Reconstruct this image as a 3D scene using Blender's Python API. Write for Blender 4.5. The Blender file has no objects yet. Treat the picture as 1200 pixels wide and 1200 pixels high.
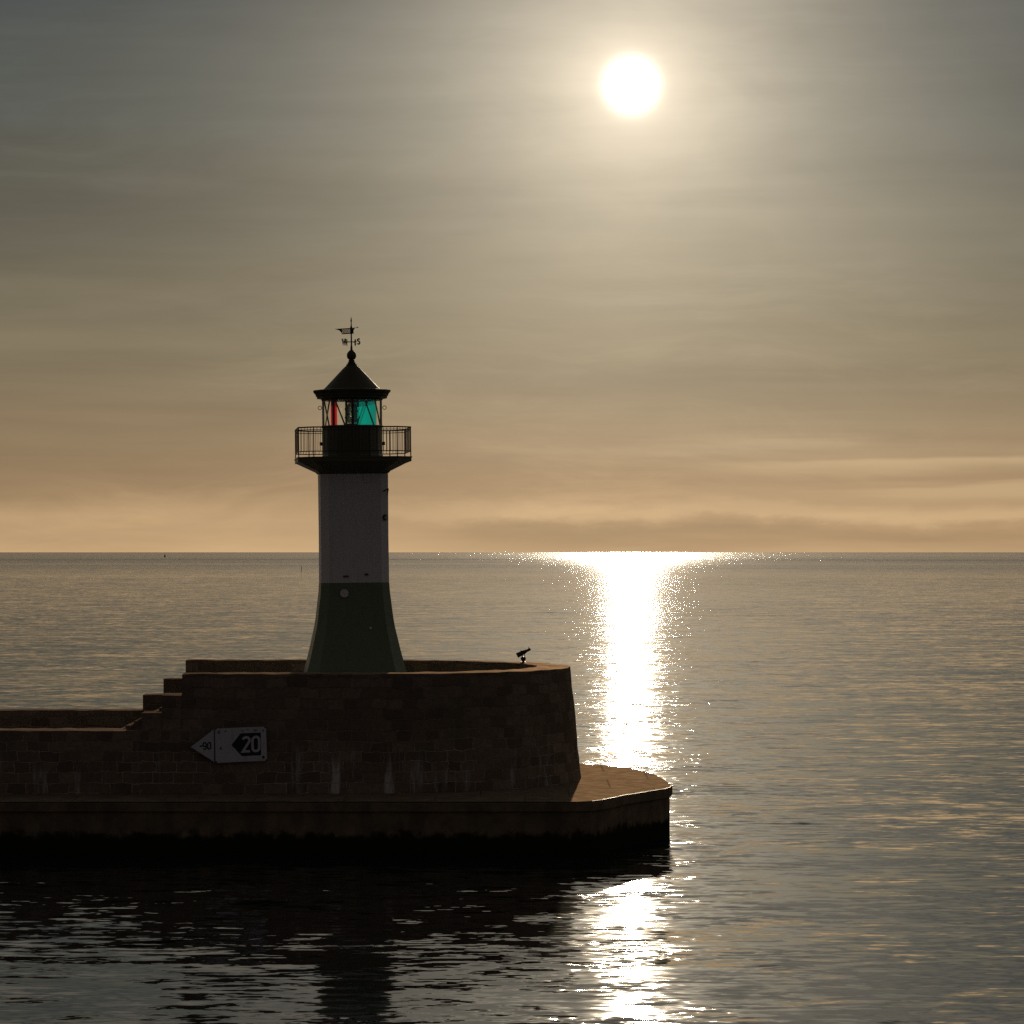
import bpy, bmesh, math, random
from mathutils import Vector, Matrix
random.seed(7)
sc = bpy.context.scene
COL = sc.collection
PI = math.pi
WL = 0.80             # water level
EYE = 11.1            # height of the eye, 10.3 m above the water
F = 3800.0            # focal length of the photograph in its own pixels
SUN_EL = math.atan(547 / F)
SUN_AZ = math.atan(140 / F)      # to the right of +Y

# ------------------------------------------------------------------ helpers
def link(o, parent=None):
    COL.objects.link(o)
    if parent: o.parent = parent
    return o
def obj(name, bm, mat, parent=None, smooth=False):
    bmesh.ops.recalc_face_normals(bm, faces=bm.faces[:])
    me = bpy.data.meshes.new(name)
    bm.to_mesh(me); bm.free()
    me.materials.append(mat)
    if smooth:
        for p in me.polygons: p.use_smooth = True
        try: me.set_sharp_from_angle(angle=math.radians(35))
        except Exception: pass
    return link(bpy.data.objects.new(name, me), parent)
def thing(name, label, cat, loc=(0, 0, 0), group=None):
    o = bpy.data.objects.new(name, None); link(o)
    o.location = loc; o.empty_display_size = .3
    o['label'] = label; o['category'] = cat
    if group: o['group'] = group
    return o
def box(bm, c, s, rot=None):
    m = Matrix.Translation(c) @ (rot.to_4x4() if rot else Matrix()) @ Matrix.Diagonal((s[0], s[1], s[2], 1))
    bmesh.ops.create_cube(bm, size=1, matrix=m)
def tube(bm, a, b, r, n=8, r2=None):
    a, b = Vector(a), Vector(b); d = b - a
    q = Vector((0, 0, 1)).rotation_difference(d.normalized()).to_matrix().to_4x4()
    bmesh.ops.create_cone(bm, cap_ends=True, segments=n, radius1=r, radius2=r if r2 is None else r2,
                          depth=d.length, matrix=Matrix.Translation((a + b) / 2) @ q)
def lathe(bm, prof, n=32, off=0.0, c=(0, 0)):
    rings = []
    for r, z in prof:
        if r < 1e-5: rings.append([bm.verts.new((c[0], c[1], z))])
        else: rings.append([bm.verts.new((c[0] + r * math.cos(off + 2 * PI * k / n), c[1] + r * math.sin(off + 2 * PI * k / n), z)) for k in range(n)])
    for A, B in zip(rings, rings[1:]):
        for k in range(n):
            a = A[k % len(A)]; b = A[(k + 1) % n % len(A)]; d = B[k % len(B)]; e = B[(k + 1) % n % len(B)]
            vs = []
            for v in (a, b, e, d):
                if v not in vs: vs.append(v)
            if len(vs) > 2: bm.faces.new(vs)
    for R in (rings[0], rings[-1]):
        if len(R) > 2: bm.faces.new(R)
def loft(bm, rings, caps=True):
    R = [[bm.verts.new(p) for p in ring] for ring in rings]
    n = len(R[0])
    for A, B in zip(R, R[1:]):
        for k in range(n): bm.faces.new((A[k], A[(k + 1) % n], B[(k + 1) % n], B[k]))
    if caps: bm.faces.new(R[0][::-1]); bm.faces.new(R[-1])
def prism(bm, poly, z0, z1):
    loft(bm, [[(x, y, z0) for x, y in poly], [(x, y, z1) for x, y in poly]])
def chamfer_ring(hw, c, z):
    """square plan with chamfered corners: half width of the flat hw, chamfer side c"""
    k = hw + c * math.sqrt(.5)
    return [(-hw, -k, z), (hw, -k, z), (k, -hw, z), (k, hw, z), (hw, k, z), (-hw, k, z), (-k, hw, z), (-k, -hw, z)]
def ribbon(bm, pts, w, depth, place, closed=False):
    """flat stroke of width w along 2-D pts, given a thickness; place(x, y, z) -> 3-D"""
    P = [Vector(p) for p in pts]; n = len(P); L = []; Rr = []
    for i in range(n):
        if closed: a, b = P[i - 1], P[(i + 1) % n]
        else: a, b = P[max(i - 1, 0)], P[min(i + 1, n - 1)]
        d0 = (P[i] - (P[i - 1] if (closed or i > 0) else P[i] - (P[1] - P[0]))).normalized()
        d1 = ((P[(i + 1) % n] if (closed or i < n - 1) else P[i] + (P[i] - P[i - 1])) - P[i]).normalized()
        t = (d0 + d1); t = t.normalized() if t.length > 1e-6 else d0
        nn = Vector((-t.y, t.x)); k = min(1 / max(nn.dot(Vector((-d1.y, d1.x))), .35), 2.2)
        L.append(P[i] + nn * w / 2 * k); Rr.append(P[i] - nn * w / 2 * k)
    v = [[bm.verts.new(place(q.x, q.y, z)) for q in S] for S in (L, Rr) for z in (0, depth)]
    l0, l1, r0, r1 = v
    for i in range(n if closed else n - 1):
        j = (i + 1) % n
        bm.faces.new((l0[i], l0[j], r0[j], r0[i])); bm.faces.new((l1[i], r1[i], r1[j], l1[j]))
        bm.faces.new((l0[i], l1[i], l1[j], l0[j])); bm.faces.new((r0[i], r0[j], r1[j], r1[i]))
    if not closed:
        for i in (0, n - 1): bm.faces.new((l0[i], r0[i], r1[i], l1[i]))
def arc(cx, cy, rx, ry, a0, a1, n):
    return [(cx + rx * math.cos(math.radians(a0 + (a1 - a0) * i / n)), cy + ry * math.sin(math.radians(a0 + (a1 - a0) * i / n))) for i in range(n + 1)]
def glyph(ch):
    """condensed sign-painter's capitals in a box 0..0.5 x 0..1"""
    if ch == '0': return arc(.25, .74, .19, .19, 0, 180, 8) + arc(.25, .26, .19, .19, 180, 360, 8), True
    if ch == '2': return arc(.25, .74, .19, .19, 165, -35, 9) + [(.06, .075), (.47, .075)], False
    if ch == '9': return arc(.25, .24, .19, .17, 200, 360, 7) + arc(.25, .74, .19, .19, 0, 180, 8) + [(.06, .58)] + arc(.25, .56, .19, .14, 190, 300, 5), False
    if ch == '-': return [(.08, .5), (.42, .5)], False
    if ch == 'N': return [(.05, 0), (.05, 1), (.5, 0), (.5, 1)], False
    if ch == 'W': return [(0, 1), (.18, 0), (.35, .8), (.52, 0), (.7, 1)], False
    if ch == 'S': return arc(.25, .75, .2, .2, 20, 270, 9) + arc(.25, .29, .21, .25, 80, -160, 9), False
    if ch == 'O': return arc(.25, .72, .2, .25, 0, 180, 8) + arc(.25, .28, .2, .25, 180, 360, 8), True

# ------------------------------------------------------------------ node helpers
def new_mat(name):
    m = bpy.data.materials.new(name); m.use_nodes = True
    nt = m.node_tree; nt.nodes.clear()
    return m, nt
class NG:
    def __init__(s, nt): s.nt = nt
    def n(s, t, **kw):
        x = s.nt.nodes.new(t)
        for k, v in kw.items(): setattr(x, k, v)
        return x
    def set(s, sock, v):
        if isinstance(v, bpy.types.NodeSocket): s.nt.links.new(v, sock)
        elif v is not None: sock.default_value = v
    def m(s, op, a, b=None, c=None, clamp=False):
        x = s.n('ShaderNodeMath', operation=op, use_clamp=clamp)
        for i, v in enumerate((a, b, c)): s.set(x.inputs[i], v)
        return x.outputs[0]
    def v(s, op, a, b=None):
        x = s.n('ShaderNodeVectorMath', operation=op)
        s.set(x.inputs[0], a)
        if b is not None: s.set(x.inputs['Scale'] if op == 'SCALE' else x.inputs[1], b)
        return x.outputs['Value'] if op in ('DOT_PRODUCT', 'LENGTH', 'DISTANCE') else x.outputs[0]
    def ss(s, x, a, b, lo=0., hi=1.):
        r = s.n('ShaderNodeMapRange', interpolation_type='SMOOTHSTEP')
        for i, q in enumerate((x, a, b, lo, hi)): s.set(r.inputs[i], q)
        return r.outputs[0]
    def lin(s, x, a, b, lo=0., hi=1.):
        r = s.n('ShaderNodeMapRange')
        for i, q in enumerate((x, a, b, lo, hi)): s.set(r.inputs[i], q)
        return r.outputs[0]
    def noise(s, vec, scale, detail=3, rough=.5, out=0, dist=0):
        x = s.n('ShaderNodeTexNoise'); s.set(x.inputs['Vector'], vec)
        s.set(x.inputs['Scale'], scale); x.inputs['Detail'].default_value = detail
        x.inputs['Roughness'].default_value = rough; x.inputs['Distortion'].default_value = dist
        return x.outputs[out]
    def mul(s, vec, t):
        return s.v('MULTIPLY', vec, t)
    def mix(s, f, a, b, mode='MIX'):
        x = s.n('ShaderNodeMix', data_type='RGBA', blend_type=mode)
        s.set(x.inputs[0], f); s.set(x.inputs[6], a); s.set(x.inputs[7], b)
        return x.outputs[2]
    def ramp(s, f, stops, interp='LINEAR'):
        x = s.n('ShaderNodeValToRGB'); s.set(x.inputs[0], f); e = x.color_ramp.elements
        x.color_ramp.interpolation = interp
        while len(e) < len(stops): e.new(.5)
        for q, (p, c) in zip(e, stops): q.position = p; q.color = (c[0], c[1], c[2], 1)
        return x.outputs[0]
    def comb(s, x, y, z):
        c = s.n('ShaderNodeCombineXYZ')
        for i, q in enumerate((x, y, z)): s.set(c.inputs[i], q)
        return c.outputs[0]
    def sep(s, v):
        c = s.n('ShaderNodeSeparateXYZ'); s.set(c.inputs[0], v); return c.outputs
    def bump(s, h, strength=.5, dist=.02):
        b = s.n('ShaderNodeBump'); b.inputs['Strength'].default_value = strength
        b.inputs['Distance'].default_value = dist; s.set(b.inputs['Height'], h); return b.outputs[0]
    def bsdf(s, col, rough=.7, normal=None, metal=0., spec=.5, **kw):
        b = s.n('ShaderNodeBsdfPrincipled'); s.set(b.inputs['Base Color'], col)
        s.set(b.inputs['Roughness'], rough); b.inputs['Metallic'].default_value = metal
        b.inputs['Specular IOR Level'].default_value = spec
        if normal is not None: s.set(b.inputs['Normal'], normal)
        for k, v in kw.items(): s.set(b.inputs[k], v)
        return b.outputs[0]
    def out(s, sh):
        o = s.n('ShaderNodeOutputMaterial'); s.nt.links.new(sh, o.inputs[0])
def rgb(*c): return (c[0], c[1], c[2], 1.)
def geo_pos(g): return g.n('ShaderNodeNewGeometry').outputs['Position']

def paint(name, col, rough=.45, wear=(.25, .2, .15), amt=.12, metal=0., spec=.4):
    m, nt = new_mat(name); g = NG(nt)
    P = g.n('ShaderNodeTexCoord').outputs['Object']
    n1 = g.noise(P, 3.2, 6, .6)
    st = g.noise(g.mul(P, (9, 9, .8)), 1, 4, .6)         # runs of rust and dirt
    c = g.mix(g.m('MULTIPLY', g.ss(st, .52, .75), amt * 2.2), rgb(*col), rgb(*[a * b for a, b in zip(col, wear)]))
    c = g.mix(g.m('MULTIPLY', g.ss(n1, .35, .8), amt), c, rgb(*[a * .6 for a in col]))
    nb = g.bump(g.noise(P, 14, 5, .6), .15, .01)
    g.out(g.bsdf(c, g.lin(n1, 0, 1, rough - .1, rough + .15), nb, metal, spec))
    return m
M = {}
M['white'] = paint('white_paint', (.60, .61, .65), .5, (.6, .5, .4))
M['green'] = paint('green_paint', (.125, .175, .11), .45, (.5, .5, .4), .2)
M['dark_green'] = paint('dark_green_paint', (.09, .092, .055), .45, (.5, .5, .4), .2)
M['iron'] = paint('black_iron', (.030, .029, .026), .5, (1.6, 1., .7), .2, 0., .4)
M['roof'] = paint('roof_metal', (.085, .082, .055), .6, (.7, .6, .5), .2, 0., .12)
M['brass'] = paint('old_brass', (.10, .075, .04), .4, (.6, .5, .4), .2, .6)
M['rust'] = paint('rusty_plate', (.10, .045, .02), .8)
M['sign_white'] = paint('sign_white_enamel', (.60, .60, .66), .4, (.5, .42, .35), .15)
M['sign_black'] = paint('sign_black_paint', (.012, .012, .012), .5, (1, 1, 1), .05)
M['sign_grey'] = paint('sign_edge_grey', (.2, .2, .21), .5)
M['buoy'] = paint('buoy_dark_paint', (.05, .045, .035), .5)
M['spar'] = paint('spar_red_paint', (.16, .06, .04), .5)

def glass(name, tint, haze, haze_amt, gloss=.08):
    m, nt = new_mat(name); g = NG(nt)
    P = g.n('ShaderNodeTexCoord').outputs['Object']
    t = g.n('ShaderNodeBsdfTransparent'); t.inputs[0].default_value = rgb(*tint)
    tl = g.n('ShaderNodeBsdfTranslucent')
    g.set(tl.inputs[0], g.mix(g.noise(g.mul(P, (4, 4, 1)), 2, 4), rgb(*haze), rgb(*[h * .8 for h in haze])))
    gl = g.n('ShaderNodeBsdfGlossy'); gl.inputs['Roughness'].default_value = .08; gl.inputs[0].default_value = (.9, .9, .9, 1)
    a = g.n('ShaderNodeMixShader'); a.inputs[0].default_value = haze_amt
    nt.links.new(t.outputs[0], a.inputs[1]); nt.links.new(tl.outputs[0], a.inputs[2])
    b = g.n('ShaderNodeMixShader'); b.inputs[0].default_value = gloss
    nt.links.new(a.outputs[0], b.inputs[1]); nt.links.new(gl.outputs[0], b.inputs[2])
    g.out(b.outputs[0]); return m
M['pane'] = glass('clear_glass', (.93, .95, .93), (.7, .7, .6), .10, .05)
M['pane_green'] = glass('green_glass', (.0, .80, 1.), (.0, .66, .58), .42, .04)
M['pane_red'] = glass('red_glass', (.9, .02, .04), (.9, .01, .04), .5, .04)
def lens_mat():
    m, nt = new_mat('lens_glass'); g = NG(nt)
    g.out(g.bsdf(rgb(.55, .7, .62), .06, None, 0., .6, **{'Transmission Weight': .85, 'IOR': 1.5})); return m
M['lens'] = lens_mat()

def top_sheen(g, sh, up, amt):
    """broad warm sheen put on upward faces only, tinted for low sun on the tops"""
    gl = g.n('ShaderNodeBsdfGlossy'); gl.inputs['Roughness'].default_value = .62; gl.inputs[0].default_value = rgb(.80, .54, .34)
    mx = g.n('ShaderNodeMixShader'); g.set(mx.inputs[0], g.m('MULTIPLY', up, amt))
    g.nt.links.new(sh, mx.inputs[1]); g.nt.links.new(gl.outputs[0], mx.inputs[2]); g.out(mx.outputs[0])
def stone_mat():
    """coursed granite blocks, laid along the wall in the UV map (metres), with lime runs low down"""
    m, nt = new_mat('coursed_stone'); g = NG(nt)
    uv = g.n('ShaderNodeUVMap').outputs[0]; P = geo_pos(g)
    w = g.v('SCALE', g.v('SUBTRACT', g.noise(uv, 1.1, 4, .6, 1), (.5, .5, .5)), .34)
    w2 = g.v('SCALE', g.v('SUBTRACT', g.noise(uv, 6, 3, .6, 1), (.5, .5, .5)), .07)
    uvd = g.v('ADD', g.v('ADD', uv, w), w2)
    b = g.n('ShaderNodeTexBrick'); g.set(b.inputs['Vector'], uvd)
    b.offset = .43; b.squash = .7; b.squash_frequency = 3; b.offset_frequency = 2
    b.inputs['Color1'].default_value = rgb(.0, .0, .0); b.inputs['Color2'].default_value = rgb(1, 1, 1); b.inputs['Mortar'].default_value = rgb(.5, .5, .5)
    b.inputs['Scale'].default_value = 1; b.inputs['Brick Width'].default_value = .74; b.inputs['Row Height'].default_value = .37
    b.inputs['Mortar Size'].default_value = .022; b.inputs['Mortar Smooth'].default_value = .5; b.inputs['Bias'].default_value = 0.
    tone = b.outputs['Color']; mort = b.outputs['Fac']
    n = g.noise(P, 7, 7, .65); big = g.noise(P, .35, 4, .6)
    c = g.ramp(tone, [(0, (.17, .125, .09)), (.5, (.25, .185, .135)), (1, (.33, .25, .19))])
    c = g.mix(g.lin(n, .3, .75, 0, .65), c, rgb(.10, .08, .065))
    z = g.sep(P)[2]
    c = g.mix(g.m('MULTIPLY', g.m('MULTIPLY', mort, g.lin(big, .38, .62, .1, 1.)), g.ss(z, 5.4, 3.6, .25, 1.)), c, rgb(.55, .47, .38))
    runs = g.ss(g.noise(g.mul(P, (2.6, .6, .28)), 1, 4, .65), .51, .66)
    low = g.m('MULTIPLY', g.ss(z, 4.6, 3.2), g.ss(g.noise(P, .23, 2), .42, .58))
    c = g.mix(g.m('MULTIPLY', g.m('MULTIPLY', runs, low), .85), c, rgb(.62, .60, .58))
    c = g.mix(g.m('MULTIPLY', g.ss(big, .5, .75), .45), c, rgb(.09, .085, .06))
    h = g.m('ADD', g.m('MULTIPLY', g.m('SUBTRACT', 1, mort), 1.), g.m('MULTIPLY', n, .8))
    top_sheen(g, g.bsdf(c, .9, g.bump(h, .9, .05), 0, .0), g.ss(g.sep(g.n('ShaderNodeNewGeometry').outputs['Normal'])[2], .8, .97), .06); return m
M['stone'] = stone_mat()
def concrete_mat():
    m, nt = new_mat('harbour_concrete'); g = NG(nt)
    P = geo_pos(g); s = g.sep(P)
    n = g.noise(P, 2.2, 8, .65); big = g.noise(P, .4, 4)
    b = g.n('ShaderNodeTexBrick'); g.set(b.inputs['Vector'], g.v('ADD', P, (1.1, .4, 0)))
    b.inputs['Scale'].default_value = 1; b.inputs['Brick Width'].default_value = 3.1; b.inputs['Row Height'].default_value = 4.2
    b.inputs['Mortar Size'].default_value = .04; b.inputs['Mortar Smooth'].default_value = .3
    nz = g.sep(g.n('ShaderNodeNewGeometry').outputs['Normal'])[2]
    joint = g.m('MULTIPLY', b.outputs['Fac'], g.ss(nz, .7, .95))
    c = g.ramp(n, [(.25, (.115, .085, .06)), (.5, (.20, .15, .10)), (.75, (.28, .21, .145))])
    c = g.mix(g.m('MULTIPLY', joint, .45), c, rgb(.07, .05, .035))
    runs = g.ss(g.noise(g.mul(P, (1.6, 1.6, .15)), 1, 5, .6), .45, .68)
    c = g.mix(g.m('MULTIPLY', runs, .55), c, rgb(.10, .085, .065))
    zz = g.m('ADD', s[2], g.m('MULTIPLY', g.m('SUBTRACT', n, .5), .9))
    c = g.mix(g.ss(zz, 1.66, 1.36), c, rgb(.022, .024, .014))          # weed line
    h = g.m('SUBTRACT', g.m('ADD', n, g.m('MULTIPLY', g.noise(P, 20, 4), .25)), g.m('MULTIPLY', joint, .6))
    top_sheen(g, g.bsdf(c, g.lin(zz, 1.3, 1.7, .6, .95), g.bump(h, .6, .05), 0, .0), g.m('MULTIPLY', g.ss(nz, .8, .97), g.m('MULTIPLY', g.lin(n, .3, .7, .55, 1.4), g.m('SUBTRACT', 1., g.m('MULTIPLY', joint, .4)))), .032); return m
M['concrete'] = concrete_mat()

# ------------------------------------------------------------------ water
def water_mat():
    m, nt = new_mat('sea_water'); g = NG(nt)
    P = geo_pos(g)
    big = g.noise(g.mul(P, (1 / 900, 1 / 700, 0)), 1, 7, .62)          # wind patches of every size
    patch = g.ss(big, .34, .68, .45, 1.35)
    mid = g.noise(g.mul(P, (1 / 26, 1 / 9, 0)), 1, 3, .55)
    patch = g.m('MULTIPLY', patch, g.ss(mid, .3, .7, .55, 1.3))
    dist = g.v('LENGTH', P)
    patch = g.m('MULTIPLY', patch, g.ss(dist, 250, 5000, 1., 2.4))
    def layer(fx, fy, ax, ay, det, rough, off):
        q = g.v('ADD', g.mul(P, (fx, fy, 0)), off)
        c = g.v('SUBTRACT', g.noise(q, 1, det, rough, 1), (.5, .5, .5))
        return g.mul(c, (ax, ay, 0))
    s = layer(1 / 8, 1 / 4.2, .10, .26, 1, .5, (3, 7, 1))               # low swell
    s = g.v('ADD', s, layer(1 / 1.2, 1 / .46, .32, .68, 2, .5, (13, 5, 9)))
    s = g.v('ADD', s, layer(1 / .34, 1 / .17, .19, .26, 1, .5, (31, 15, 4)))
    gust = g.ss(g.noise(g.v('ADD', g.mul(P, (1 / 2.6, 1 / 2.0, 0)), (8, 3, 2)), 1, 3, .6), .40, .70, .45, 1.75)   # cat's-paws: most facets calm, a few steep
    s = g.v('SCALE', s, g.m('MULTIPLY', patch, gust))
    c = g.sep(s)
    # the facets one sees over a long low view are the ones leaning this way
    lean = g.m('MULTIPLY', patch, g.m('MULTIPLY', g.m('SUBTRACT', 1., g.m('DIVIDE', 110., g.m('MAXIMUM', dist, 110.))), -.040))
    bands = g.m('MULTIPLY', g.ss(g.noise(g.mul(P, (1 / 30000, 1 / 2600, 0)), 1, 5, .6), .38, .60, .30, 1.55), g.ss(dist, 9000, 4000, .5, 1.))
    lean = g.m('SUBTRACT', g.m('MULTIPLY', lean, g.m('ADD', g.m('MULTIPLY', g.m('SUBTRACT', bands, 1.), g.ss(dist, 300, 1500)), 1.)), .014)
    sy = g.m('ADD', c[1], lean)
    c = (c[0], g.m('MINIMUM', sy, g.m('MULTIPLY', sy, g.ss(dist, 95, 230, .6, .25))))                # backs of ripples are mostly hidden
    c = (g.m('MULTIPLY', c[0], g.ss(dist, 2500, 14000, 1., 1.2)), c[1])
    N = g.v('NORMALIZE', g.comb(c[0], c[1], 1.0))
    g.out(g.bsdf(rgb(.010, .014, .013), g.ss(dist, 400, 5000, .03, .085), N, 0., .5, IOR=1.333)); return m
M['water'] = water_mat()
bm = bmesh.new()
xs = [-150000, -8000, -900, -200, 0, 200, 900, 8000, 150000]
ys = [-3000, -100, 60, 200, 500, 1500, 6000, 30000, 160000]
V = [[bm.verts.new((x, y, WL)) for x in xs] for y in ys]
for j in range(len(ys) - 1):
    for i in range(len(xs) - 1): bm.faces.new((V[j][i], V[j][i + 1], V[j + 1][i + 1], V[j + 1][i]))
water = obj('water', bm, M['water']); water['kind'] = 'structure'

# ------------------------------------------------------------------ breakwater
CX, CY, R0 = -5.6, 122.3, 7.8
Y0, Y1 = CY - R0, CY + R0
Z_LEDGE, Z_TOP, Z_ST2, Z_ST1, Z_LOW = 2.6, 6.79, 6.05, 5.42, 4.80
Z_FLOOR, Z_WALK, THK, BAT = 5.70, 3.80, 1.25, .40
bw = thing('breakwater', 'long dark stone harbour breakwater with stepped parapet and rounded head carrying the lighthouse', 'breakwater', (CX, CY, 0))
def wpt(bm, p): return bm.verts.new((p[0] - CX, p[1] - CY, p[2]))
def hsh(x, y, z): return math.sin(x * 12.9 + y * 78.2 + z * 37.7) * 43758.5 % 1 - .5
def wall(name, path, z0, z1, mat, thk=THK, bat=BAT, jitter=.035, nz=None):
    """solid wall along a path [(x, y, nx, ny)] with outward normals; battered outside, UV in metres"""
    bm = bmesh.new(); uvl = bm.loops.layers.uv.new('UVMap')
    pts = []
    for (ax, ay, anx, any_), (bx, by, bnx, bny) in zip(path, path[1:]):
        L = math.hypot(bx - ax, by - ay); k = max(1, int(L / .4))
        for i in range(k):
            t = i / k; pts.append((ax + (bx - ax) * t, ay + (by - ay) * t, anx + (bnx - anx) * t, any_ + (bny - any_) * t))
    pts.append(path[-1])
    nz = nz or max(2, int((z1 - z0) / .37)); rows = []; acc = [0.]
    for a, b in zip(pts, pts[1:]): acc.append(acc[-1] + math.hypot(b[0] - a[0], b[1] - a[1]))
    for (x, y, nx, ny), u in zip(pts, acc):
        col = []
        for k in range(nz + 1):                       # outer face bottom -> top
            z = z0 + (z1 - z0) * k / nz; o = bat * (Z_TOP - z) / (Z_TOP - Z_LEDGE) + hsh(x, y, z) * jitter
            zz = z + (hsh(y, z, x) * jitter if k == nz else 0)
            col.append((wpt(bm, (x + nx * o, y + ny * o, zz)), u, z))
        for k, t in enumerate((.3, .65, 1.)):         # top, with worn arrises
            o = -thk * t; z = z1 + hsh(x, y, t) * jitter + .015
            col.append((wpt(bm, (x + nx * o, y + ny * o, z)), u, z1 + thk * t))
        col.append((wpt(bm, (x - nx * thk, y - ny * thk, z0)), u, z1 + thk + z1 - z0))
        rows.append(col)
    n = len(rows[0])
    def face(q):
        f = bm.faces.new([v[0] for v in q])
        for lp, v in zip(f.loops, q): lp[uvl].uv = (v[1], v[2])
    for A, B in zip(rows, rows[1:]):
        for k in range(n - 1): face((A[k], B[k], B[k + 1], A[k + 1]))
    for Rw in (rows[0], rows[-1]):
        f = bm.faces.new([v[0] for v in Rw])
        for lp in f.loops: lp[uvl].uv = (lp.vert.co.y + .3, lp.vert.co.z)
    return obj(name, bm, mat, bw)
near = lambda a, b: [(a, Y0, 0, -1), (b, Y0, 0, -1)]
far = lambda a, b: [(a, Y1, 0, 1), (b, Y1, 0, 1)]
XL = -60
head = [(-11.65, Y0, 0, -1), (CX, Y0, 0, -1)]
for i in range(1, 40):
    a = -PI / 2 + PI * i / 40; head.append((CX + R0 * math.cos(a), CY + R0 * math.sin(a), math.cos(a), math.sin(a)))
head += [(CX, Y1, 0, 1), (-12.97, Y1, 0, 1)]
wall('head_wall', head, Z_LEDGE, Z_TOP, M['stone'])
wall('wall_step', near(-12.35, -11.655), Z_LEDGE, Z_ST2, M['stone'])
wall('wall_step', near(-13.07, -12.355), Z_LEDGE, Z_ST1, M['stone'])
wall('wall_step', far(-12.975, -13.85), Z_LEDGE, Z_ST2, M['stone'])
wall('wall_step', far(-13.855, -14.67), Z_LEDGE, Z_ST1, M['stone'])
wall('harbour_wall', near(XL, -13.075), Z_LEDGE, Z_LOW, M['stone'])
wall('sea_parapet', far(-14.675, XL), Z_LEDGE, Z_LOW, M['stone'])
# rough stone wedge at the foot of the steps
bm = bmesh.new()
loft(bm, [[(x - CX, Y0 + y - CY, Z_LOW - .05) for x, y in ((-13.72, .25), (-13.09, .2), (-13.09, 1.1), (-13.6, 1.1))],
          [(x - CX, Y0 + y - CY, z) for x, y, z in ((-13.55, .3, Z_LOW + .12), (-13.09, .3, Z_LOW + .42), (-13.09, 1.05, Z_LOW + .42), (-13.45, 1.05, Z_LOW + .2))]])
bmesh.ops.subdivide_edges(bm, edges=bm.edges[:], cuts=2, use_grid_fill=True)
for v in bm.verts: v.co += Vector((hsh(*v.co), hsh(v.co.y, v.co.z, v.co.x), hsh(v.co.z, v.co.x, v.co.y))) * .06
obj('rubble_wedge', bm, M['stone'], bw)
# fill, walkway and stair between the walls
Yi0, Yi1, Ri = Y0 + THK + .004, Y1 - THK - .004, R0 - THK - .004
bm = bmesh.new()
prism(bm, [(XL - CX, Yi0 - CY), (-15.6 - CX, Yi0 - CY), (-15.6 - CX, Yi1 - CY), (XL - CX, Yi1 - CY)], Z_LEDGE, Z_WALK)
obj('walkway', bm, M['concrete'], bw)
bm = bmesh.new()
prism(bm, [(-12.3 - CX, Yi0 - CY)] + [(Ri * math.cos(a), Ri * math.sin(a)) for a in [-PI / 2 + PI * i / 32 for i in range(33)]] + [(-12.3 - CX, Yi1 - CY)], Z_LEDGE, Z_FLOOR)
obj('platform_floor', bm, M['concrete'], bw)
bm = bmesh.new(); ns = 11
for i in range(ns):
    x0 = -15.595 + i * .2995
    box(bm, ((x0 + .149) - CX, 0, (Z_LEDGE + Z_WALK + (i + 1) * (Z_FLOOR - Z_WALK) / (ns + 1)) / 2),
        (.2985, Yi1 - Yi0 - .004, Z_WALK + (i + 1) * (Z_FLOOR - Z_WALK) / (ns + 1) - Z_LEDGE))
obj('stair', bm, M['concrete'], bw)
# concrete apron under the wall: body in the water and a coping slab a little proud of it
ap = [(XL, 110.2), (-30, 110.2), (-16, 110.2), (-6, 110.2), (2.2, 110.2), (2.75, 110.5), (3.13, 111.1), (3.55, 112.1), (3.98, 113.3), (4.84, 115.0), (5.45, 116.1), (5.7, 116.8), (5.84, 118.0),
      (5.80, 119.6), (5.66, 122.2), (5.45, 124.4), (4.7, 127.7), (3.4, 129.8), (1.38, 131.5), (-2, 132.9), (-6, 133.4), (XL, 133.4)]
def inset(poly, d):
    out = []; n = len(poly)
    for i in range(n):
        a, b, c = Vector(poly[i - 1]), Vector(poly[i]), Vector(poly[(i + 1) % n])
        d0, d1 = (b - a).normalized(), (c - b).normalized()
        nn = (Vector((-d0.y, d0.x)) + Vector((-d1.y, d1.x))).normalized()
        out.append(tuple(b + nn * d / max(nn.dot(Vector((-d1.y, d1.x))), .5)))
    return out
def apron(name, poly, zs, top_bevel=.03):
    bm = bmesh.new()
    rings = [[(x - CX, y - CY, z) for x, y in poly] for z in zs]
    rings.append([(x - CX, y - CY, zs[-1] + top_bevel) for x, y in inset(poly, top_bevel)])
    loft(bm, rings)
    return obj(name, bm, M['concrete'], bw)
apron('apron', inset(ap, .10), [-2, 1.2, 1.7, 2.26], .02)
apron('apron_coping', ap, [2.284, Z_LEDGE - .034], .03)

# thin bead added along the apron edge to catch a line of sun glint
bm = bmesh.new(); edge = inset(ap, .03)[:13]
for (x0, y0), (x1, y1) in zip(edge, edge[1:]):
    k = max(1, int(math.hypot(x1 - x0, y1 - y0) / 1.6))
    for i in range(k):
        a = Vector((x0 + (x1 - x0) * i / k - CX, y0 + (y1 - y0) * i / k - CY, Z_LEDGE + hsh(i, x0, 1) * .012)); b = Vector((x0 + (x1 - x0) * (i + 1) / k - CX, y0 + (y1 - y0) * (i + 1) / k - CY, Z_LEDGE + hsh(x1, i, 2) * .012))
        tube(bm, a, b, .022, 8)
obj('glint_bead', bm, M['iron'], bw)

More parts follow.
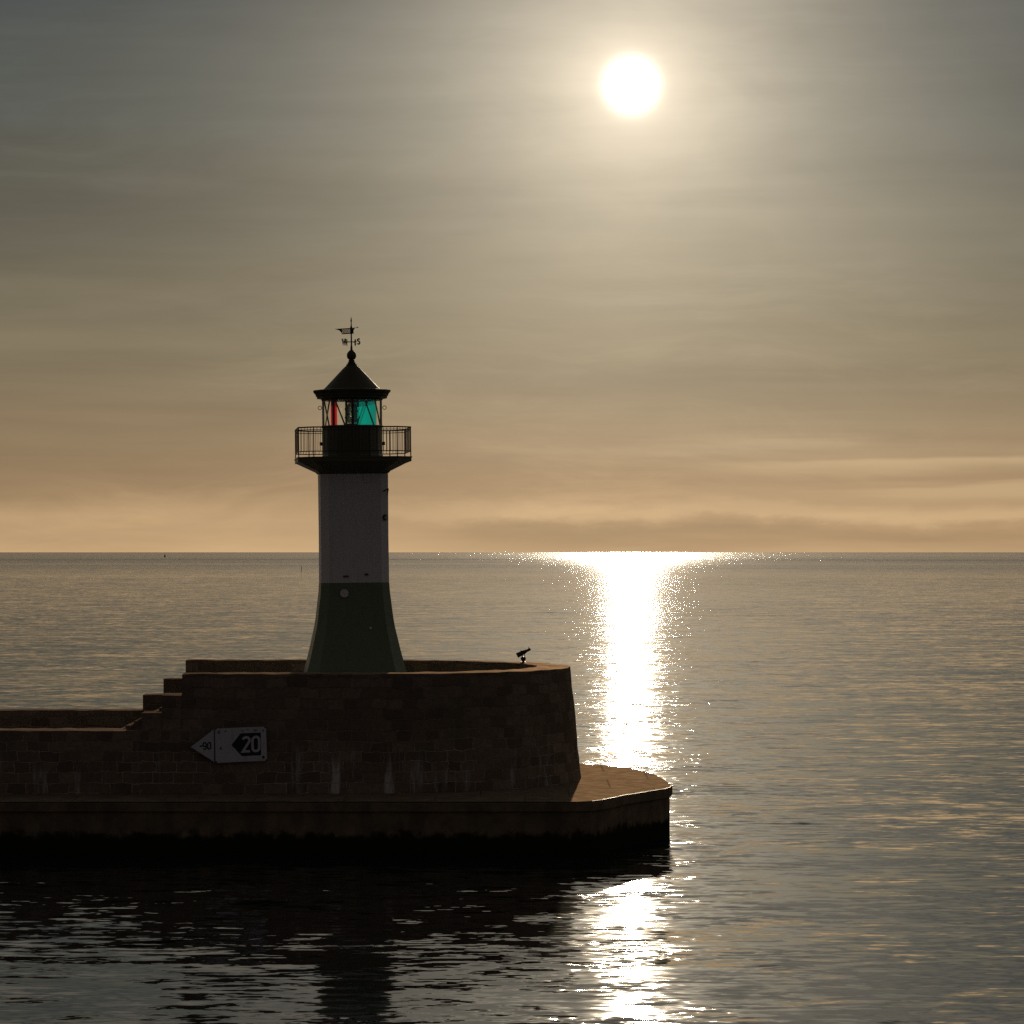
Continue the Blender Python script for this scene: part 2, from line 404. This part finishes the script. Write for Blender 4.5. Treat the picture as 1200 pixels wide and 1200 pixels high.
# ------------------------------------------------------------------ lighthouse
LX, LY = (416.0 - 600) * 122 / F, 122.0
PXM = F / 122
def H(y): return EYE + (647 - y) / PXM - Z_FLOOR      # photo row -> height over the platform floor
lh = thing('lighthouse', 'white and green lighthouse with railed gallery and pointed roof standing on the breakwater head', 'lighthouse', (LX, LY, Z_FLOOR))
lh.rotation_euler = (0, -.0102, math.radians(6.0))
HW, CH = .98, .41
def shaft(name, prof, mat):
    bm = bmesh.new(); loft(bm, [chamfer_ring(HW * s, CH * s, z) for z, s in prof])
    return obj(name, bm, mat, lh)
def zz(q): return H(540 + q / 4.615)
base = shaft('lower_shaft', [(.0, 1.70), (zz(1230), 1.60), (zz(1140), 1.465), (zz(1095), 1.40), (zz(1050), 1.337), (zz(1000), 1.273), (zz(950), 1.213), (zz(900), 1.152), (zz(850), 1.107), (zz(805), 1.078), (zz(760), 1.05), (zz(710), 1.018), (zz(658), 1.0)], M['green'])
up = shaft('upper_shaft', [(zz(658) + .003, .997), (zz(400), .99), (H(556), .997)], M['white'])
kf = HW + CH * math.sqrt(.5)
# round plate with white face, low on the green front
def facing(z, s=1.): return -kf * s
bm = bmesh.new(); tube(bm, (-.43, facing(0, 1.04) + .05, H(694.5)), (-.43, facing(0, 1.04) - .07, H(694.5)), .155, 28); pl = obj('round_plate', bm, M['white'], lh)
bm = bmesh.new(); tube(bm, (.52, facing(0, 1.2) + .3, H(735)), (.52, facing(0, 1.2) - .03, H(735)), .05, 16); obj('small_lamp', bm, M['white'], lh)
for x, w in ((-.36, .20), (.40, .13)):
    bm = bmesh.new(); box(bm, (x, facing(0) - .02, H(675 if x < 0 else 673)), (w, .05, .06)); obj('vent_plate', bm, M['rust'] if x < 0 else M['iron'], lh)
bm = bmesh.new(); box(bm, (.46, facing(0) - .02, H(561.5)), (.24, .04, .3)); obj('hatch_cover', bm, M['white'], lh)
bm = bmesh.new(); box(bm, (-1.10, -.99, H(558.5)), (.1, .1, .38)); obj('cable_box', bm, M['white'], lh)
# porthole and bracket on the right chamfer
k45 = Vector((math.sqrt(.5), -math.sqrt(.5), 0)); cc = Vector(((HW + kf) / 2, -(HW + kf) / 2, 0))
bm = bmesh.new(); a = cc + Vector((0, 0, H(607))); tube(bm, a - k45 * .02, a + k45 * .05, .11, 20)
o = obj('porthole', bm, M['iron'], lh); 
bm = bmesh.new(); tube(bm, a + k45 * .051, a + k45 * .06, .075, 20); obj('porthole_glass', bm, M['lens'], o)
bm = bmesh.new(); a = cc + Vector((-.08, 0, H(577)))
tube(bm, a, a + k45 * .28 + Vector((0, 0, .1)), .025); tube(bm, a + k45 * .28 + Vector((0, 0, .1)), a + k45 * .22 + Vector((0, 0, -.14)), .025)
obj('hook_bracket', bm, M['iron'], lh)
# door at the back of the tower foot, towards the sea
bm = bmesh.new(); box(bm, (0, kf * 1.42, .95), (.8, .5, 1.9)); o = obj('door', bm, M['dark_green'], lh)
bm = bmesh.new(); tube(bm, (.3, kf * 1.42 + .25, .95), (.3, kf * 1.42 + .33, .95), .03); obj('handle', bm, M['brass'], o)
# gallery
GW, GC = 1.57, .76
bm = bmesh.new()
loft(bm, [chamfer_ring(HW * 1.01, CH * 1.01, H(555.4)), chamfer_ring(HW * 1.06, CH * 1.08, H(553)), chamfer_ring(GW * .97, GC * .97, H(542.2))])
obj('gallery_corbel', bm, M['dark_green'], lh)
bm = bmesh.new(); loft(bm, [chamfer_ring(GW, GC, H(542.1)), chamfer_ring(GW, GC, H(538.0)), chamfer_ring(GW * 1.015, GC, H(537.9)), chamfer_ring(GW * 1.015, GC, H(536.6))])
obj('gallery_deck', bm, M['dark_green'], lh)
rl = bpy.data.objects.new('railing', None); link(rl, lh)
ring = [Vector(p) for p in chamfer_ring(GW - .02, GC, 0)]
zd, zb, zt = H(536.6), H(530.4), H(502.6)
def rail(name, z, r):
    bm = bmesh.new()
    loft(bm, [[(p + (p.normalized() * s * 1.08)).xyz.to_tuple()[:2] + (z + t,) for p in ring] for s, t in ((-r, -r), (r, -r), (r, r), (-r, r))], caps=False)
    bm.verts.ensure_lookup_table(); n = 8; vs = bm.verts[:]
    for k in range(n): bm.faces.new((vs[k], vs[(k + 1) % n], vs[3 * n + (k + 1) % n], vs[3 * n + k]))
    return obj(name, bm, M['iron'], rl)
rail('top_rail', zt, .024); rail('middle_rail', zt - .09, .012); rail('bottom_rail', zb, .018)
def bar_mesh(name, r, z0, z1):
    bm = bmesh.new(); tube(bm, (0, 0, z0), (0, 0, z1), r, 6); o = obj(name, bm, M['iron'], rl); return o
post0 = bar_mesh('post', .022, zd, zt - .024); bal0 = bar_mesh('baluster', .0105, zb + .018, zt - .024)
first = {'p': True, 'b': True}
def put(o, key, p):
    if first[key]: first[key] = False; o.location = p; return
    c = o.copy(); COL.objects.link(c); c.parent = rl; c.location = p
for i in range(8):
    a, b = ring[i], ring[(i + 1) % 8]; long = (b - a).length > 1.5
    put(post0, 'p', a * .997)
    nb = (9 if i == 2 else 5 if i == 6 else 23) if long else 4
    for k in range(1, nb + 1):
        t = k / (nb + 1)
        if nb == 23 and k in (8, 16): put(post0, 'p', a.lerp(b, t) * .995); continue
        put(bal0, 'b', a.lerp(b, t))
# lantern drum
RL = 1.135
bm = bmesh.new(); lathe(bm, [(RL + .02, H(536.5)), (RL + .02, H(534)), (RL, H(533)), (RL, H(502)), (RL + .03, H(501)), (RL + .03, H(499))], 16, PI / 16)
obj('lantern_drum', bm, M['dark_green'], lh)
for s in (-1, 1):
    bm = bmesh.new(); box(bm, (s * (RL + .04), 0, H(520)), (.1, .12, .13)); obj('junction_box', bm, M['iron'], lh)
    bm = bmesh.new()
    for k in range(10):
        a, b = 2 * PI * k / 10, 2 * PI * (k + 1) / 10; c = s * (RL + .08)
        tube(bm, (c + .07 * math.cos(a), -.1, H(478) + .07 * math.sin(a)), (c + .07 * math.cos(b), -.1, H(478) + .07 * math.sin(b)), .014, 6)
    obj('grab_ring', bm, M['iron'], lh)
Zg0, Zg1 = H(499) + .002, H(469.5)
def cyl(x, z, r=RL - .05, side=-1):
    x = max(-r, min(r, x)); return (x, side * math.sqrt(max(r * r - x * x, 0)), z)
TH = math.radians(-3.2)
def vpost(name, x, r, side=-1):
    bm = bmesh.new(); tube(bm, cyl(x, Zg0, side=side), cyl(x, Zg1, side=side), r, 8); obj(name, bm, M['iron'], lh)
for x, r, s in ((-1.085, .042, 0), (-.735, .05, -1), (-.04, .055, -1), (1.085, .042, 0), (-.70, .04, 1), (0.0, .04, 1)):
    vpost('glazing_post', x, r, s or -1)
for x0, x1, s in ((-.682, -.334, -1), (.415, .762, -1), (.816, 1.03, -1), (-1.06, -.90, -1), (.629, .308, 1), (-.816, -.99, 1)):
    bm = bmesh.new(); N = 8; pts = [cyl(x0 + (x1 - x0) * k / N, Zg1 + (Zg0 - Zg1) * k / N, side=s) for k in range(N + 1)]
    for a, b in zip(pts, pts[1:]): tube(bm, a, b, .03, 6)
    obj('glazing_bar', bm, M['iron'], lh)
def pane(name, a0, a1, r, mat):
    bm = bmesh.new(); n = max(2, int(abs(a1 - a0) / 7)); rows = []
    for k in range(n + 1):
        a = math.radians(a0 + (a1 - a0) * k / n); x, y = r * math.sin(a), -r * math.cos(a)
        rows.append((bm.verts.new((x, y, Zg0)), bm.verts.new((x, y, Zg1))))
    for A, B in zip(rows, rows[1:]): bm.faces.new((A[0], B[0], B[1], A[1]))
    return obj(name, bm, mat, lh, True)
for k in range(8): pane('window_pane', k * 45 - 40, k * 45 + 5, RL - .005, M['pane'])
o = pane('green_pane', -1, 76, .93, M['pane_green']); o['label'] = 'green glass sector of the lantern'
o = pane('red_pane', -62, -40, .93, M['pane_red']); o['label'] = 'red glass sector of the lantern'
# lens: ribbed glass barrel in a brass frame
bm = bmesh.new(); prof = [(0, Zg0 + .08)]; N = 15; zl0, zl1 = Zg0 + .1, Zg1 - .1
for k in range(N):
    t0, t1 = k / N, (k + 1) / N; e = lambda t: .15 + .08 * math.sin(PI * t)
    prof += [(e(t0), zl0 + (zl1 - zl0) * t0), (e(t1) + .025, zl0 + (zl1 - zl0) * (t0 * .3 + t1 * .7)), (e(t1), zl0 + (zl1 - zl0) * t1 - .003)]
prof += [(0, zl1 + .02)]; lathe(bm, prof, 24)
ln = obj('lens', bm, M['lens'], lh, True)
bm = bmesh.new()
for s in (-1, 1):
    for yy in (-.16, .16): tube(bm, (s * .22, yy, Zg0), (s * .22, yy, Zg1), .035, 8)
lathe(bm, [(.29, Zg0), (.29, Zg0 + .04), (.2, Zg0 + .08), (.0, Zg0 + .079)], 20); lathe(bm, [(.0, Zg1 - .079), (.2, Zg1 - .08), (.27, Zg1 - .03), (.27, Zg1)], 20)
for z in (.3, .62):
    for s in (-1, 1): box(bm, (s * .26, -.16, Zg0 + z), (.05, .05, .07))
obj('lens_frame', bm, M['brass'], ln)
# cornice, roof, finial
bm = bmesh.new(); lathe(bm, [(RL + .02, Zg1 + .003), (RL + .04, H(467.8)), (RL + .2, H(467)), (RL + .2, H(464.8)), (RL + .245, H(464)), (RL + .25, H(462.3)), (RL + .33, H(459.5)), (RL + .34, H(457.6)), (RL - .05, H(456.0))], 16, PI / 16)
obj('cornice', bm, M['roof'], lh)
bm = bmesh.new(); lathe(bm, [(1.07, H(456.2)), (.98, H(453.6)), (.66, H(443)), (.36, H(433)), (.21, H(428.6)), (.19, H(427.9))], 64, 0)
roof = obj('roof', bm, M['roof'], lh, True)
bm = bmesh.new(); lathe(bm, [(.20, H(428)), (.205, H(427)), (.15, H(426.4)), (.155, H(424.9)), (.115, H(424.2)), (.12, H(422.8)), (.095, H(421.6)), (.14, H(420.4)), (.172, H(418.6)), (.18, H(416.6)), (.17, H(414.6)), (.14, H(412.8)), (.09, H(411.2)), (.045, H(410)), (.035, H(409.2)), (.05, H(408.6)), (.03, H(408))], 24)
obj('ball_finial', bm, M['roof'], roof, True)
# wind vane
wv = bpy.data.objects.new('wind_vane', None); link(wv, lh)
bm = bmesh.new(); lathe(bm, [(.045, H(409)), (.03, H(404)), (.026, H(392)), (.033, H(391)), (.05, H(386)), (.04, H(383.5)), (.022, H(381.5)), (.016, H(377.6)), (.03, H(376.5)), (.026, H(375)), (.008, H(372)), (0, H(371))], 10)
obj('vane_pole', bm, M['iron'], wv, True)
def vx(px): return (px - 412.2) / PXM
def vane_local(px, py): return Vector((vx(px), 0, H(py)))
bm = bmesh.new()
def plate(pts):
    loft(bm, [[(vx(x), y, H(py)) for x, py in pts] for y in (-.012, .012)])
# coords measured on the photo: tail, lettered panel, bow
plate([(392.6, 385.3), (400.9, 384.9), (400.9, 390.4), (399.6, 388.5), (398, 387.0), (396, 386.3)])
plate([(413.2, 384.4), (417.6, 383.7), (415.8, 385.4), (414.9, 387.3), (414.8, 389.4), (415.4, 390.9), (413.2, 391.1)])
plate([(417.7, 383.6), (419.2, 383.0), (421.0, 383.6), (419.2, 384.4)])
FONT = {'2': ('01110', '10001', '00001', '00110', '01000', '10000', '11111'), '0': ('01110', '10001', '10001', '10001', '10001', '10001', '01110'), '8': ('01110', '10001', '10001', '01110', '10001', '10001', '01110')}
x0, x1, ya, yb = 400.92, 411.2, 384.9, 391.7
cols, rows_ = 25, 11
cells = [[1] * cols for _ in range(rows_)]
for i, ch in enumerate('2008'):
    for r, line in enumerate(FONT[ch]):
        for c_, q in enumerate(line):
            if q == '1': cells[2 + r][1 + i * 6 + c_] = 0
grid = {}
def gv(i, j, k):
    if (i, j, k) not in grid:
        x = x0 + (x1 - x0) * i / cols; y = ya + (yb - ya) * j / rows_ - .5 * i / cols
        grid[i, j, k] = bm.verts.new((vx(x), (-.012, .012)[k], H(y)))
    return grid[i, j, k]
for j in range(rows_):
    for i in range(cols):
        if not cells[j][i]: continue
        for k in (0, 1): bm.faces.new((gv(i, j, k), gv(i + 1, j, k), gv(i + 1, j + 1, k), gv(i, j + 1, k)))
        for (di, dj, p, q) in ((-1, 0, (0, 0), (0, 1)), (1, 0, (1, 0), (1, 1)), (0, -1, (0, 0), (1, 0)), (0, 1, (0, 1), (1, 1))):
            a, b = i + di, j + dj
            if not (0 <= a < cols and 0 <= b < rows_) or not cells[b][a]:
                bm.faces.new((gv(i + p[0], j + p[1], 0), gv(i + q[0], j + q[1], 0), gv(i + q[0], j + q[1], 1), gv(i + p[0], j + p[1], 1)))
o = obj('vane_plate', bm, M['iron'], wv)
o.rotation_euler = (0, 0, math.radians(-6))
bm = bmesh.new(); zc = H(400.6)
dirs = {'W': (-.20, -.10), 'N': (-.13, .19), 'S': (.185, -.14), 'O': (.12, .27)}
for d in dirs.values(): tube(bm, (0, 0, zc), (d[0], d[1], zc), .014, 6)
obj('compass_arms', bm, M['iron'], wv)
for ch, d in dirs.items():
    bm = bmesh.new(); u = Vector((d[0], d[1], 0)).normalized()
    w0 = {'W': .7, 'N': .5, 'S': .5, 'O': .5}[ch]; hgt = .215
    if d[0] < 0: u = -u
    c = Vector((d[0], d[1], zc)) + (-u if d[0] < 0 else u) * .10
    nrm = Vector((u.y, -u.x, 0))
    pts, cl = glyph(ch)
    ribbon(bm, [((x - w0 / 2) * hgt * (1.15 if ch != 'W' else 1), (y - .5) * hgt) for x, y in pts], .052, .014, lambda a, b, z: c + u * a + nrm * z + Vector((0, 0, b)), cl)
    obj('compass_letter', bm, M['iron'], wv)

# ------------------------------------------------------------------ harbour sign on the wall
SY = 114.07; SS = F / SY
def sx(px, py): return ((px - 267.7) / SS, (872.9 - py) / SS)
sg = thing('harbour_sign', 'white arrow-shaped board with black 20 and -90 on the harbour wall', 'sign',
           ((267.7 - 600) / SS, SY, EYE - (872.9 - 647) / SS))
def z8(x, y): return sx(200 + x / 8.571, 830 + y / 8.571)
def slab(name, pts, y0, y1, mat, parent, bev=0):
    bm = bmesh.new(); loft(bm, [[(x, y, z) for x, z in pts] for y in (y1, y0)])
    if bev: bmesh.ops.bevel(bm, geom=[e for e in bm.edges if abs(e.verts[0].co.y - e.verts[1].co.y) > .01], offset=bev, segments=3, affect='EDGES')
    return obj(name, bm, mat, parent)
arrow = slab('arrow_plate', [z8(193, 388), z8(438, 204), z8(441, 546)], -.03, 0, M['sign_grey'], sg)
slab('arrow_face', [z8(206, 388), z8(433, 214), z8(436, 536)], -.034, -.0305, M['sign_white'], arrow)
board = slab('number_board', [z8(446, 204), z8(957, 183), z8(969, 526), z8(451, 549)], -.03, 0, M['sign_white'], sg, .06)
slab('black_arrow', [z8(612, 368), z8(705, 251), z8(905, 244), z8(909, 470), z8(716, 480)], -.036, -.0305, M['sign_black'], board)
def text(chars, x, y, h, mat, w, y_front, parent, adv=.52, xs=1.):
    dx = 0
    for ch in chars:
        bm = bmesh.new(); pts, cl = glyph(ch); ox, oz = z8(x, y)
        s = h / 8.571 / SS
        ribbon(bm, [((px * xs + dx) * s, py * s) for px, py in pts], w * s, .003, lambda a, b, z: (ox + a, y_front + z, oz + b + a * .035), cl)
        obj('dash' if ch == '-' else 'digit', bm, mat, parent); dx += adv * xs * (1.05 if ch != '-' else .8)
text('20', 716, 446, 166, M['sign_white'], .15, -.0395, board, .53, 1.05)
text('-90', 286, 418, 76, M['sign_black'], .175, -.0375, arrow, .56, 1.05)
bm = bmesh.new(); c = z8(932, 491); tube(bm, (c[0], -.036, c[1]), (c[0], -.0305, c[1]), 14 / 8.571 / SS, 16); obj('bolt_cap', bm, M['sign_black'], board)
# weathered stickers and scratches along the top edge of the board
for (x, y, w, h) in ((484, 238, 34, 38), (550, 230, 38, 16), (722, 226, 44, 16), (850, 219, 50, 22), (928, 222, 20, 30), (938, 356, 10, 22), (505, 400, 30, 40), (776, 212, 30, 10)):
    bm = bmesh.new(); rnd = random.Random(x); c = z8(x, y)
    pts = [(c[0] + w / 2 / 285 * math.cos(a) * rnd.uniform(.6, 1.1), c[1] + h / 2 / 285 * math.sin(a) * rnd.uniform(.6, 1.1)) for a in [2 * PI * k / 12 for k in range(12)]]
    loft(bm, [[(px, yy, pz) for px, pz in pts] for yy in (-.0305, -.032)]); obj('stain_patch', bm, M['sign_grey'], board)
for x in (330, 560, 850):
    bm = bmesh.new(); c = z8(x, 370); box(bm, (c[0], .14, c[1]), (.06, .27, .5)); obj('wall_bracket', bm, M['iron'], sg)

# ------------------------------------------------------------------ small tilted lamp on the parapet of the head
FX, FY, FZ = .44, 126.4, Z_TOP + .01
fl = thing('floodlight', 'small dark tilted floodlight on a round mount on the far parapet', 'floodlight', (FX, FY, FZ))
bm = bmesh.new(); lathe(bm, [(.12, 0), (.12, .025), (.05, .03), (.05, .06), (.09, .09), (.105, .14), (.1, .18), (.06, .22), (.0, .225)], 20); obj('mount', bm, M['iron'], fl, True)
bm = bmesh.new(); tube(bm, (-.03, -.05, .2), (-.05, -.08, .33), .02); tube(bm, (-.03, .05, .2), (-.05, .08, .33), .02); tube(bm, (.05, 0, .2), (.06, 0, .34), .014); obj('yoke', bm, M['iron'], fl)
bm = bmesh.new(); d = Vector((.90, 0, .44)).normalized(); a = Vector((-.24, 0, .27))
tube(bm, a, a + d * .30, .098, 16, .085); tube(bm, a + d * .30, a + d * .44, .08, 16, .05); tube(bm, a + d * .44, a + d * .58, .048, 12, .055)
body = obj('lamp_body', bm, M['iron'], fl)
bm = bmesh.new(); p = a + d * .52 + Vector((-.02, 0, .05)); tube(bm, p, p + Vector((0, 0, .06)), .014, 6); obj('sight', bm, M['iron'], body)
bm = bmesh.new(); box(bm, tuple(a + d * .22 + Vector((-.03, 0, .095))), (.10, .03, .03)); obj('lug', bm, M['iron'], body)
bm = bmesh.new(); tube(bm, a - d * .012, a - d * .001, .085, 16); obj('lamp_glass', bm, M['lens'], body)

# ------------------------------------------------------------------ sea marks far out
def seamark(name, label, x_px, y_px, build):
    D = (EYE - WL) * F / (y_px - 647); o = thing(name, label, 'buoy', ((x_px - 600) * D / F, D, WL)); build(o); return o
def b_far(o):
    bm = bmesh.new(); lathe(bm, [(1.7, -.5), (1.8, .6), (1.7, 1.7), (.5, 1.9)], 16); obj('float', bm, M['buoy'], o)
    bm = bmesh.new(); lathe(bm, [(1.25, 1.9), (1.0, 4.6), (.5, 4.8)], 12); obj('tower', bm, M['buoy'], o)
    bm = bmesh.new(); lathe(bm, [(.45, 4.81), (.5, 5.6), (.2, 6.3), (0, 6.5)], 10); obj('top_lamp', bm, M['iron'], o)
def b_spar(o):
    bm = bmesh.new(); tube(bm, (0, 0, -.5), (.12, 0, 2.1), .17, 8, .13); obj('spar', bm, M['spar'], o)
    bm = bmesh.new(); tube(bm, (.12, 0, 2.1), (.16, 0, 2.9), .14, 8, .08); obj('top_mark', bm, M['spar'], o)
seamark('navigation_buoy', 'tiny dark buoy far out near the horizon, left of the lighthouse', 193.2, 653.0, b_far)
seamark('spar_buoy', 'thin reddish spar buoy standing in the water just left of the lighthouse', 353, 669.3, b_spar)

# ------------------------------------------------------------------ light and sky
S = Vector((math.sin(SUN_AZ) * math.cos(SUN_EL), math.cos(SUN_AZ) * math.cos(SUN_EL), math.sin(SUN_EL)))
ld = bpy.data.lights.new('sun', 'SUN'); ld.energy = 3.0; ld.angle = math.radians(.5); ld.color = (1., .81, .57)
lo = link(bpy.data.objects.new('sun', ld)); lo.rotation_euler = (-S).to_track_quat('-Z', 'Y').to_euler()

W = bpy.data.worlds.new('World'); sc.world = W; W.use_nodes = True
nt = W.node_tree; nt.nodes.clear(); g = NG(nt)
D = g.v('NORMALIZE', g.n('ShaderNodeTexCoord').outputs['Generated'])
dx, dy, dz = g.sep(D)
T = g.m('ARCCOSINE', g.m('MINIMUM', g.v('DOT_PRODUCT', D, tuple(S)), .9999999))
el = g.m('ARCSINE', dz)
az = g.m('ARCTAN2', dx, dy)
sky = g.n('ShaderNodeTexSky', sky_type='NISHITA'); sky.sun_disc = False
sky.sun_elevation = SUN_EL; sky.sun_rotation = SUN_AZ; sky.dust_density = 4; sky.air_density = 1.2
# hazy veil: brightest and warmest low down, grey higher up
elw = g.m('ADD', el, g.m('MULTIPLY', g.m('SUBTRACT', g.noise(g.mul(D, (2.5, 2.5, 30)), 1, 4, .55), .5), g.lin(el, 0, .1, .01, .05)))
# sqrt spacing gives the ramp room near the horizon
f = g.m('SQRT', g.m('MAXIMUM', g.m('DIVIDE', elw, 1.0), 0.))
def st(e, r, gg, b):
    l = lambda c: ((c / 255 + .055) / 1.055) ** 2.4
    return (math.sqrt(e), (l(r), l(gg), l(b)))
base = g.ramp(f, [st(0, 203, 168, 124), st(.010, 190, 158, 118), st(.020, 166, 138, 104), st(.04, 145, 126, 99), st(.065, 127, 117, 95),
                  st(.09, 107, 104, 91), st(.13, 83, 89, 86), st(.17, 66, 76, 80), st(.24, 138, 134, 123), st(.36, 188, 179, 162), st(.55, 138, 136, 130), st(1., 36, 42, 50)])
# thin streaks of cirrus
n1 = g.noise(g.mul(D, (3.2, 3.2, 42)), 1, 6, .6, 0, .4)
n2 = g.noise(g.v('ADD', g.mul(D, (9, 9, 150)), (5, 2, 8)), 1, 5, .55)
str_ = g.m('ADD', g.m('MULTIPLY', g.m('SUBTRACT', n1, .5), .48), g.m('MULTIPLY', g.m('SUBTRACT', n2, .5), .24))
thin = g.m('MULTIPLY', g.m('MULTIPLY', g.ss(az, .03, -.14), g.ss(el, .006, .03)), .16)
warp = g.v('SCALE', g.v('SUBTRACT', g.noise(g.mul(D, (7, 7, 24)), 1, 3, .5, 1), (.5, .5, .5)), .05)
Dw = g.v('ADD', D, warp)
n3 = g.noise(g.v('ADD', g.mul(Dw, (7, 7, 46)), (4., 1., 6.3)), 1, 8, .68)
fib = g.m('MULTIPLY', g.m('MULTIPLY', g.m('SUBTRACT', g.ss(n3, .42, .72), .3), g.ss(g.noise(g.mul(D, (5, 5, 12)), 1, 2), .42, .62)), .26)
base = g.v('SCALE', base, g.m('SUBTRACT', g.m('ADD', g.m('ADD', 1., str_), fib), thin))
wisp = g.m('MULTIPLY', g.ss(g.noise(g.v('ADD', g.mul(D, (4, 4, 70)), (2.3, 0, 3.1)), 1, 4, .5), .58, .74), g.m('MULTIPLY', g.ss(el, .085, .04), g.ss(az, -.02, .1)))
base = g.v('ADD', base, g.v('SCALE', (.14, .105, .06), wisp))
elb = g.m('ADD', el, g.m('MULTIPLY', g.m('SUBTRACT', g.noise(g.comb(g.m('MULTIPLY', az, 9.), g.m('MULTIPLY', el, 60.), 2.), 1, 4, .5), .5), .012))
band = g.m('MULTIPLY', g.m('MULTIPLY', g.ss(elb, .0215, .0265), g.ss(elb, .0285, .0268)), g.ss(az, .02, .14))
band2 = g.m('MULTIPLY', g.m('MULTIPLY', g.ss(elb, .0135, .0185), g.ss(elb, .0205, .0188)), g.ss(az, .06, .16))
base = g.v('ADD', base, g.v('SCALE', (.13, .10, .055), g.m('ADD', band, g.m('MULTIPLY', band2, .8))))
# low fog bank lying on the sea
top = g.m('ADD', .0035, g.m('MULTIPLY', g.noise(g.comb(g.m('ADD', az, .37), 0, 0), 13, 4, .55), .0145))
top = g.m('ADD', top, g.m('MULTIPLY', g.m('SUBTRACT', g.noise(g.comb(az, g.m('MULTIPLY', el, 3.), 0), 60, 5, .65), .5), .0065))
e2 = g.m('SUBTRACT', el, top)
side = g.ss(az, -.06, .0, .12, 1.)
bank = g.m('MULTIPLY', g.m('MULTIPLY', g.ss(e2, .002, -.0045), side), g.ss(el, -.001, .004, .55, 1.))
bank = g.m('MULTIPLY', bank, g.lin(g.noise(g.mul(D, (14, 14, 160)), 1, 4), .3, .7, .6, 1.1))
base = g.mix(g.m('MULTIPLY', bank, .55), base, g.mul(base, (.46, .44, .44)))
rim = g.m('MULTIPLY', g.m('MULTIPLY', g.ss(e2, -.002, .001), g.ss(e2, .006, .0015)), side)
base = g.v('ADD', base, g.v('SCALE', (.07, .05, .025), rim))
# away from the sun the sky is much darker and bluer
fall = g.m('POWER', g.ss(T, .2, 1.75, 1., .0), .7)
away = g.mix(g.ss(el, 0, .5), rgb(.072, .060, .052), rgb(.044, .041, .043))
tot = g.mix(fall, away, base)
# aureole of the veiled sun
au = g.m('MULTIPLY', g.m('EXPONENT', g.m('DIVIDE', T, -.045)), .95)
au = g.m('MULTIPLY', au, g.m('ADD', 1., g.m('ADD', g.m('MULTIPLY', g.m('SUBTRACT', n1, .5), .45), g.m('MULTIPLY', g.m('SUBTRACT', g.noise(g.mul(D, (26, 26, 60)), 1, 5, .6, 0, .6), .5), .3))))
tot = g.v('ADD', tot, g.v('SCALE', (1., .84, .615), au))
co = g.m('MULTIPLY', g.m('EXPONENT', g.m('DIVIDE', T, -.0065)), .5)
tot = g.v('ADD', tot, g.v('SCALE', (1., .86, .72), co))
disc = g.m('MULTIPLY', g.m('EXPONENT', g.m('MULTIPLY', -1., g.m('POWER', g.m('DIVIDE', T, .0082), 4.))), 1.2)
tot = g.v('ADD', tot, g.v('SCALE', (1., .95, .85), disc))
tot = g.v('ADD', g.v('SCALE', tot, 10.), g.v('SCALE', sky.outputs[0], .004))
bg = g.n('ShaderNodeBackground'); g.set(bg.inputs[0], tot); bg.inputs[1].default_value = .1
wo = g.n('ShaderNodeOutputWorld'); nt.links.new(bg.outputs[0], wo.inputs[0])

# ------------------------------------------------------------------ camera and render settings
cd = bpy.data.cameras.new('camera'); cd.sensor_width = 36; cd.lens = 36 * F / 1200
cd.shift_y = 47 / 1200; cd.clip_start = 1; cd.clip_end = 400000
co_ = link(bpy.data.objects.new('camera', cd)); co_.location = (0, 0, EYE); co_.rotation_euler = (PI / 2, 0, 0)
sc.camera = co_
sc.render.engine = 'CYCLES'
sc.view_settings.view_transform = 'Standard'; sc.view_settings.look = 'None'; sc.view_settings.exposure = 0; sc.view_settings.gamma = 1
sc.cycles.use_denoising = False
sc.cycles.caustics_reflective = False; sc.cycles.caustics_refractive = False
sc.cycles.max_bounces = 6; sc.cycles.transparent_max_bounces = 12
sc.cycles.sample_clamp_indirect = 4
sc.render.film_transparent = False
